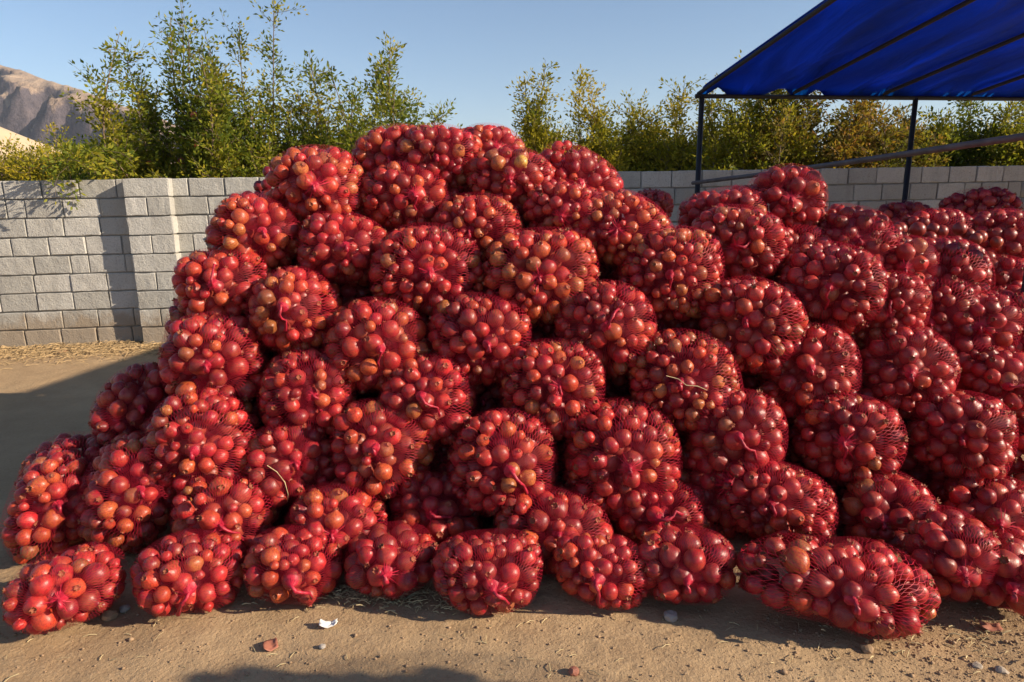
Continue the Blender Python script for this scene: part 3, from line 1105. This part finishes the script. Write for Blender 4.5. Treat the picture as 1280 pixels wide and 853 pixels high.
RECESSED = [
    (905, 684, 'dark recessed bag between the dark ground bag and the long foreground bag'),
    (330, 350, 'dark recessed bag between the bag at the wall pillar and the long-knotted bag'),
    (420, 370, 'dark recessed bag between the long-knotted bag and the wide third-row bag'),
    (500, 300, 'dark recessed bag under the bag with the short hanging tail'),
    (690, 290, 'dark recessed bag just above the smooth-netted sunlit bag'),
    (790, 350, 'dark recessed bag left of the bag with the dangling pink strip'),
    (330, 450, 'dark recessed bag between the shiny left-edge bag and the large-orange-fruit bag'),
    (430, 480, 'dark recessed bag below the bag of large orange fruit'),
    (606, 500, 'dark recessed bag right below the centre bag'),
    (540, 440, 'dark recessed bag in the gap left of the centre bag'),
    (650, 440, 'dark recessed bag in the gap right of the centre bag'),
    (740, 470, 'dark recessed bag between the straight-tail bag and the bunched-knot bag'),
    (820, 410, 'dark recessed bag in the gap above the brownish russet bag'),
    (330, 560, 'dark recessed bag left of the sunken dark bag with the straw stalk'),
    (560, 560, 'dark recessed bag left of the bag with the long thick tail'),
    (700, 570, 'dark recessed bag between the long-thick-tail bag and the largest round bag'),
    (850, 570, 'dark recessed bag right of the largest round bag'),
    (960, 520, 'dark recessed bag under the crimson bag that is set back'),
    (330, 640, 'dark recessed bag right of the bright orange-red bag near the ground'),
    (450, 650, 'dark recessed bag above the shadowed ground bag behind plant bits'),
    (610, 640, 'dark recessed bag just under the bag with the long thick tail'),
    (760, 640, 'dark recessed bag under the largest round bag'),
    (900, 640, 'dark recessed bag left of the small-fruited bag lying on the long bag'),
    (1030, 620, 'dark recessed bag between the small-fruited and the large-fruited bag over the long bag'),
    (980, 340, 'dark recessed bag beneath the peak bag of the second heap'),
    (1130, 560, 'dark recessed bag right of the bag with radiating net lines'),
    (1180, 640, 'dark recessed bag right of the large-fruited bag over the long bag'),
    (1190, 470, 'recessed bag between the bright-gathered-net bag and the half-shaded canopy bag'),
    (1160, 400, 'recessed bag right of the small-fruited bag of the second heap'),
    (110, 680, 'dark recessed bag just above the bottom left corner bag'),
    (280, 410, 'dark recessed bag between the wall pillar bag and the shiny left-edge bag'),
    (560, 270, 'dark recessed bag left of the bag of mixed brownish fruit'),
    (1170, 360, 'recessed bag below the dark third heap, right of the second heap rim'),
    (1060, 330, 'recessed bag under the bag beside the canopy rear post'),
    (1260, 420, 'recessed bag at the right frame edge below the dark canopy bag'),
    (1290, 640, 'recessed bag cut off by the right frame edge near the ground'),
]
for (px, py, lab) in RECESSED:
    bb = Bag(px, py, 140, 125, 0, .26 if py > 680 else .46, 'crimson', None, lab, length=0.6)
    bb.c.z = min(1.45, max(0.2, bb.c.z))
# stand-in bags added beside the camera, out of view, to shadow the bottom edge
ORD = ('lowest', 'second', 'third', 'topmost')
for (x, y, z, a_, lab) in [(2.52 + .03 * (k % 2), 1.10 + .02 * k % .05, .24 + .41 * k, .28 - .012 * k, ORD[k] + ' unseen net bag of the taller stack added to cast a shadow') for k in range(4)] + \
                          [(2.98 - .03 * (k % 2), 1.08, .24 + .40 * k, .30 - .012 * k, ORD[k] + ' unseen net bag of the stack farther right, added to cast a shadow') for k in range(4)]:
    bb = Bag(640, 400, 130, 110, 0, 0, 'red', None, lab)
    bb.c = Vector((x, y, z))
    bb.a, bb.b, bb.cz = a_, a_, .24
    bb.R = np.eye(3)
for b in ALL_BAGS:
    b.pack()
for b in ALL_BAGS:
    b.build()

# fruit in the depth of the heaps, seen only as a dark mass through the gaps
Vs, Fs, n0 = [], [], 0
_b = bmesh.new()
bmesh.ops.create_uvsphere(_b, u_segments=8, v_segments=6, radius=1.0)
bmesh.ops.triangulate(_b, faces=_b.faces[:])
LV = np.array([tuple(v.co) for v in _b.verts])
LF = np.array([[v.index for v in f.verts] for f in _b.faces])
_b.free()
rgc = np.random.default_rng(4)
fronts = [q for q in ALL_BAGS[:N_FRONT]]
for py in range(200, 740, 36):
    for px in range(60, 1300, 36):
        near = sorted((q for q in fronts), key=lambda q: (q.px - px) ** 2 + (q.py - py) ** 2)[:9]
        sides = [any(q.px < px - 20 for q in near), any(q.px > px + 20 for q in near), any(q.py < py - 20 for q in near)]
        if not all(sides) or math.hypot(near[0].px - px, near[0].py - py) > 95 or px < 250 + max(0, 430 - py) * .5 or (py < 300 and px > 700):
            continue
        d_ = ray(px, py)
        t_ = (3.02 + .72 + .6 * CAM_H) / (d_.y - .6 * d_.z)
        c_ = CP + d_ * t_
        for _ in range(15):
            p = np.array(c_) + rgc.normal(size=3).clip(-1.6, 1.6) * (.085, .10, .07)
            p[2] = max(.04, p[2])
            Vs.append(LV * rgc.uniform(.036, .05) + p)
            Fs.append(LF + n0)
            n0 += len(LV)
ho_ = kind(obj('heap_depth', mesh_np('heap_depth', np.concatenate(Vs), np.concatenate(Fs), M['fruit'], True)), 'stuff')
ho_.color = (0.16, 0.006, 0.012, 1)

# ------------------------------------------------------------------ trees behind the wall
GL, GR = 'fruit trees behind the left half of the wall', 'bushy trees behind the right half of the wall'
shrub(206, 9.6, 22, 0.9, M['leaf_green'], 'tall loose pomegranate tree rising over the wall pillar with bare upper shoots', 15, .9, (.12, -.3), group=GL, fruits=6, droop=((-.15, -1.8, 2.12),))
shrub(262, 9.9, 2, 0.75, M['leaf_green'], 'thin tall tree with one straight leafy shoot, second from the left', 12, 0.9, (-.25, -.1), group=GL, fruits=4)
shrub(325, 9.7, -6, 0.85, M['leaf_green'], 'tallest bushy tree reaching the top of the picture, with red fruit in it', 17, 1.0, (.0, -.2), group=GL, fruits=5)
shrub(392, 9.9, 62, 0.7, M['leaf_green'], 'medium tree right of the tallest tree, with slim upright shoots', 12, 0.9, (.1, 0), group=GL, fruits=3)
shrub(468, 9.8, 48, 0.95, M['leaf_green'], 'dark green tree nearest the heap peak with a branch arching right', 15, 1.0, (.1, -.1), group=GL, fruits=2)
shrub(128, 10.4, 186, 0.6, M['leaf_green'], 'low dense bush left of the wall pillar', 12, 1.0, group=GL, fruits=4)
for px, y, tp, lab in ((10, 13.5, 178, 'yellowing bush at the left frame edge in front of the tan hill'), (62, 13.2, 152, 'pale yellow-green bush with a thin top, before the shadowed mountain'), (100, 12.6, 190, 'small yellow-green bush touching the low dense bush')):
    shrub(px, y, tp, 0.95, M['leaf_yellow'], lab, 12, 0.9, group=GL)
RT_TREES = [
    (676, 11.6, 84, .46, 'leaf_yellow', 'slender twin-topped tree right of the heap peak'),
    (732, 11.8, 98, .70, 'leaf_yellow', 'yellow-green tree second to the right of the heap peak'),
    (772, 12.2, 128, .85, 'leaf_yellow', 'low yellow-green bush midway between the peak and the canopy corner post'),
    (808, 12.8, 138, .80, 'leaf_yellow', 'lowest bush of the right row, fourth from the heap peak'),
    (845, 12.0, 108, .75, 'leaf_yellow', 'feathery tree just left of the canopy corner post'),
    (905, 11.2, 86, .95, 'leaf_yellow', 'yellowish tree just right of the canopy corner post'),
    (955, 11.0, 66, .95, 'leaf_yellow', 'yellow-green tree under the tarpaulin edge, second right of the corner post'),
    (1012, 10.8, 66, 1.05, 'leaf_orange', 'rusty orange tree in the middle below the tarpaulin edge'),
    (1080, 10.8, 76, 1.05, 'leaf_orange', 'dark orange-brown tree left of the second canopy post'),
    (1135, 11.4, 140, .6, 'leaf_orange', 'small orange tree behind the second canopy post'),
    (1198, 11.0, 104, .66, 'leaf_green', 'green tree standing clear right of the second canopy post'),
    (1268, 11.0, 92, .80, 'leaf_yellow', 'yellow-green tree at the right frame edge above the pipe'),
]
for (px, y, tp, spd, mat, lab) in RT_TREES:
    shrub(px, y, tp - 8, spd, M[mat], lab, 17, .9, (0, 0), (0.045, 0.085), GR, sparse_top=0.40)

# ------------------------------------------------------------------ canopy
L0 = Vector((2.27, 8.45, 2.80))
DL = (Vector((2.62, 6.0, 3.13)) - L0).normalized()          # up the slope, towards the viewer
DA = Vector((math.cos(math.radians(6)), math.sin(math.radians(6)), -0.012)).normalized()
cn = DA.cross(-DL).normalized()
if cn.z < 0:
    cn = -cn
LEN, WID = 4.7, 10.2
can = empty('canopy', Vector((L0.x, L0.y, 0)), 'blue tarpaulin canopy on thin dark steel posts over the right-hand heaps', 'canopy')
base_c = Vector((L0.x, L0.y, 0))
loc = lambda a, l, n=0.0: L0 + DA * a + DL * l + cn * n - base_c
nu, nv = 110, 60
TVt = []
RAFT = [0.0, 1.15, 2.3, 3.45, 4.6, 5.75, 6.9, 8.05, 9.2, 10.2]
for j in range(nv + 1):
    for i in range(nu + 1):
        a = WID * i / nu
        l = LEN * j / nv
        k = max(r for r in RAFT if r <= a + 1e-6)
        nxt = min([r for r in RAFT if r > a + 1e-6] or [WID + 1e-3])
        t = (a - k) / (nxt - k)
        sag = -0.07 * math.sin(math.pi * t) * (0.5 + 0.5 * math.sin(math.pi * l / LEN))
        sag += 0.035 * mn.noise(Vector((a * 2.2, l * 0.8, 0))) + 0.020 * mn.noise(Vector((a * 5 + l, l * 1.6, 4))) + 0.010 * mn.noise(Vector((a * 11, l * 5, 7)))
        l2, nn = l, 0.048 + sag * (1 if 0 < t < 1 else 0)
        if j == 0:                                            # rear hem wrapped down over the beam, loose in two places
            gap = max(0, 1 - abs(a - .98) / .22) + max(0, 1 - abs(a - 1.42) / .12) + max(0, 1 - abs(a - .2) / .16)
            l2 = -0.034 + 0.10 * gap
            nn = -0.045 + 0.03 * mn.noise(Vector((a * 3, 8, 0))) + 0.10 * min(1, gap)
        elif j == 1:
            nn *= .8
        TVt.append(tuple(loc(a, l2, nn)))
ij = np.array([(j * (nu + 1) + i) for j in range(nv) for i in range(nu)])
tp_o = obj('tarpaulin', mesh_np('tarpaulin', np.array(TVt), np.stack([ij, ij + 1, ij + nu + 2, ij + nu + 1], 1), M['tarp'], True), can)
sm = tp_o.modifiers.new('thickness', 'SOLIDIFY')
sm.thickness = 0.003
for r in RAFT:
    tube('rafter', [loc(r, -0.06), loc(r, LEN)], [0.021, 0.021], M['steel'], can)
for l, rr in ((0.0, 0.026), (LEN, 0.026)):
    tube('crossbeam', [loc(-0.06, l, -0.046), loc(WID, l, -0.046)], [rr, rr], M['steel'], can)
posts = [(0.02, 0.0), (2.72, 0.0), (5.3, 0.0), (7.5, 0.0), (10.1, 0.0), (0.02, LEN), (5.0, LEN), (10.1, LEN)]
for (a, l) in posts:
    p = loc(a, l, -0.046)
    f = Vector((p.x - 0.03, p.y, -0.05))
    tube('post', [f, p], [0.033, 0.031], M['steel'], can)
# the pipe lashed along the open side, rising towards the viewer
pa = Vector(at_y(866, 229, 8.40)) - base_c
pb = Vector(at_y(1280, 170, 4.05)) - base_c
pc = pb + (pb - pa) * 0.14
tube('side_rail', [pa, pa.lerp(pc, .33) + Vector((0, 0, -.012)), pa.lerp(pc, .66) + Vector((0, 0, -.01)), pc], [0.023] * 4, M['rust'], can)

# ------------------------------------------------------------------ stones, scraps and debris
def rock(px, py, size, mat, label, name='stone', cat='stone', flat=0.7):
    bm = bmesh.new()
    bmesh.ops.create_icosphere(bm, subdivisions=2, radius=1)
    sd = Vector((px * .13, py * .07, 1))
    for v in bm.verts:
        v.co *= 1 + 0.32 * mn.noise(v.co * 1.3 + sd) + 0.12 * mn.noise(v.co * 3.1 + sd)
        v.co.z *= flat
    me = bpy.data.meshes.new(name)
    bm.to_mesh(me)
    bm.free()
    me.materials.append(mat)
    p = at_z(px, py)
    o = obj(name, me, None, (p.x, p.y, ground_h(p.x, p.y) + size * flat * 0.55), (0, 0, px), size)
    return tag(o, label, cat)


rock(838, 775, .028, M['stone'], 'grey pebble in the shadow before the dark ground bag')
rock(403, 812, .013, M['stone'], 'tiny grey pebble below the white paper scrap')
rock(1252, 836, .022, M['palestone'], 'pale stone half sunk in the dirt, lower right corner', flat=.5)
rock(1222, 830, .018, M['palestone'], 'flat tan stone left of the pale corner stone', flat=.45)
rock(137, 770, .030, M['clod'], 'rounded tan clod against the bottom left corner bag')
rock(156, 760, .022, M['stone'], 'grey stone between the first two ground bags on the left')
rock(717, 846, .020, M['redbit'], 'reddish lump at the bottom edge of the frame', 'peel_lump', 'peel', .8)
rock(1084, 812, .022, M['clod'], 'brown clod in front of the long foreground bag')
rock(570, 757, .020, M['palestone'], 'small pale stone by the middle ground bag')


def scrap(px, py, w, l, rot, mat, label, name, cat, curl=.01):
    V, n = [], 6
    for j in range(n + 1):
        for i in range(n + 1):
            x, y = (i / n - .5), (j / n - .5)
            e = 1 + 0.18 * mn.noise(Vector((x * 4, y * 4, px)))
            V.append((x * w * e, y * l * e * (1 - .5 * abs(x)), 0.004 + curl * (4 * x * x + mn.noise(Vector((x * 3, y * 3, py))))))
    ij = np.array([j * (n + 1) + i for j in range(n) for i in range(n)])
    p = at_z(px, py)
    o = obj(name, mesh_np(name, V, np.stack([ij, ij + 1, ij + n + 2, ij + n + 1], 1), mat, True), None, (p.x, p.y, ground_h(p.x, p.y) + .006), (0.12, 0.05, math.radians(rot)))
    m = o.modifiers.new('thickness', 'SOLIDIFY')
    m.thickness = .002
    return tag(o, label, cat)


scrap(411, 786, .066, .040, 6, M['paper'], 'crumpled white paper scrap on the dirt', 'paper_scrap', 'paper', .012)
scrap(338, 809, .05, .062, 30, M['redbit'], 'dusty reddish peel left of the white paper scrap', 'peel', 'peel')
scrap(1237, 786, .07, .05, -15, M['redbit'], 'red peel on the dirt below the right-hand bags', 'peel', 'peel')
scrap(76, 440, .12, .10, -15, M['redbit'], 'small red scrap lying in the straw by the wall', 'peel', 'peel')


def sticks(name, spots, mat, label=None):
    """loose stalks: thin bent slivers lying about"""
    Vs, Fs = [], []
    for (x, y, L, w, zz) in spots:
        a = random.uniform(0, 6.28)
        d = Vector((math.cos(a), math.sin(a), random.uniform(-.12, .3)))
        n_ = Vector((-d.y, d.x, 0)).normalized()
        z = ground_h(x, y) + zz
        p = Vector((x, y, z))
        n0 = len(Vs)
        m = p + d * L * .5 + Vector((0, 0, L * .12))
        for q in (p, m, p + d * L):
            Vs += [tuple(q - n_ * w), tuple(q + n_ * w), tuple(q + Vector((0, 0, w * 1.6)))]
        for k in (0, 3):
            for (a_, b_) in ((0, 1), (1, 2), (2, 0)):
                Fs.append((n0 + k + a_, n0 + k + b_, n0 + k + 3 + b_, n0 + k + 3 + a_))
    return kind(obj(name, mesh_np(name, Vs, Fs, mat)), 'stuff')


def stalk(pts, label, r=.0021):
    P = [at_y(px, py, y) for px, py, y in pts]
    c = sum(P, Vector()) / len(P)
    o = tube('dry_stalk', [p - c for p in P], [r * .7] + [r] * (len(P) - 2) + [r * .4], M['husk'], None, 5, c)
    return tag(o, label, 'stalk')


def face_y(px, py, out=.02):
    # world distance of the bag surface met by this line of sight
    b = min(ALL_BAGS[:N_FRONT], key=lambda q: (q.px - px) ** 2 + (q.py - py) ** 2)
    d = ray(px, py)
    for t in np.arange(1.5, 7, .01):
        p = CP + d * float(t)
        if b.inside(np.array([tuple(p)]), 1.04)[0]:
            return p.y - out
    return b.c.y - b.b


stalk([(x, y, face_y(x, y)) for x, y in ((833, 470), (848, 474), (858, 482), (872, 483), (884, 488))], 'pale dry stalk caught in the net of the brownish russet bag')
stalk([(x, y, face_y(x, y)) for x, y in ((334, 582), (346, 590), (356, 603), (360, 618), (359, 630))], 'dry straw stalk hanging in front of the sunken dark bag')

u = Vector((math.cos(WALL_A), math.sin(WALL_A), 0))
nw = Vector((math.sin(WALL_A), -math.cos(WALL_A), 0))
sp = []
for _ in range(5200):
    t = random.uniform(-2.6, 2.2)
    d = abs(random.gauss(0, .34)) + .02
    p = W0 + u * t + nw * d
    sp.append((p.x, p.y, random.uniform(.03, .12), random.uniform(.0015, .004), random.uniform(0, .05) * math.exp(-d * 2)))
sticks('straw', sp, M['straw'])
sp = []
for (cx, cy, n, s_) in ((462, 744, 260, .07), (500, 748, 120, .06), (560, 760, 60, .05), (1205, 795, 70, .12), (340, 745, 40, .05)):
    g = at_z(cx, cy)
    for _ in range(n):
        sp.append((g.x + random.gauss(0, s_ * 1.8), g.y + random.gauss(0, s_ * .6), random.uniform(.008, .045), random.uniform(.0008, .003), random.uniform(0, .01)))
for _ in range(260):
    sp.append((random.uniform(-2.6, 2.4), random.uniform(1.7, 2.8), random.uniform(.01, .05), random.uniform(.0006, .0018), .002))
sticks('dry_plant_bits', sp, M['husk'])

Vs, Fs = [], []
oct_f = [(0, 2, 4), (2, 1, 4), (1, 3, 4), (3, 0, 4), (2, 0, 5), (1, 2, 5), (3, 1, 5), (0, 3, 5)]
for _ in range(13000):
    x, y = random.uniform(-4.5, 3.2), 1.6 + abs(random.gauss(0, 1)) * 1.0
    if random.random() < .25:
        x = random.gauss(1.75, .4)
        y = random.gauss(2.25, .25)
    r = min(.015, .0016 + random.expovariate(1 / .0019))
    z = ground_h(x, y) + r * .3
    n0 = len(Vs)
    for ax_ in ((1, 0, 0), (-1, 0, 0), (0, 1, 0), (0, -1, 0), (0, 0, 1), (0, 0, -1)):
        k = r * random.uniform(.6, 1.2)
        Vs.append((x + ax_[0] * k, y + ax_[1] * k, z + ax_[2] * k * .7))
    Fs += [tuple(i + n0 for i in f) for f in oct_f]
kind(obj('dirt_crumbs', mesh_np('dirt_crumbs', Vs, Fs, M['clod'])), 'stuff')
print('LEAVES', sum(len(o.data.polygons) for o in bpy.data.objects if o.name.startswith('crown')), 'OBJ', len(bpy.data.objects))

# ------------------------------------------------------------------ haze
bm = bmesh.new()
bmesh.ops.create_cube(bm, size=1.0)
me = bpy.data.meshes.new('haze')
bm.to_mesh(me)
bm.free()
hz = bpy.data.materials.new('haze_air')
hz.use_nodes = True
ht = hz.node_tree
ht.nodes.remove(ht.nodes['Principled BSDF'])
pv = ht.nodes.new('ShaderNodeVolumePrincipled')
pv.inputs['Color'].default_value = (0.80, 0.88, 1.0, 1)
pv.inputs['Density'].default_value = 0.00015
ht.links.new(pv.outputs[0], ht.nodes['Material Output'].inputs['Volume'])
me.materials.append(hz)
ho = kind(obj('haze', me, None, (0, 0, 169.5)), 'stuff')
ho.scale = (9400, 9400, 341)
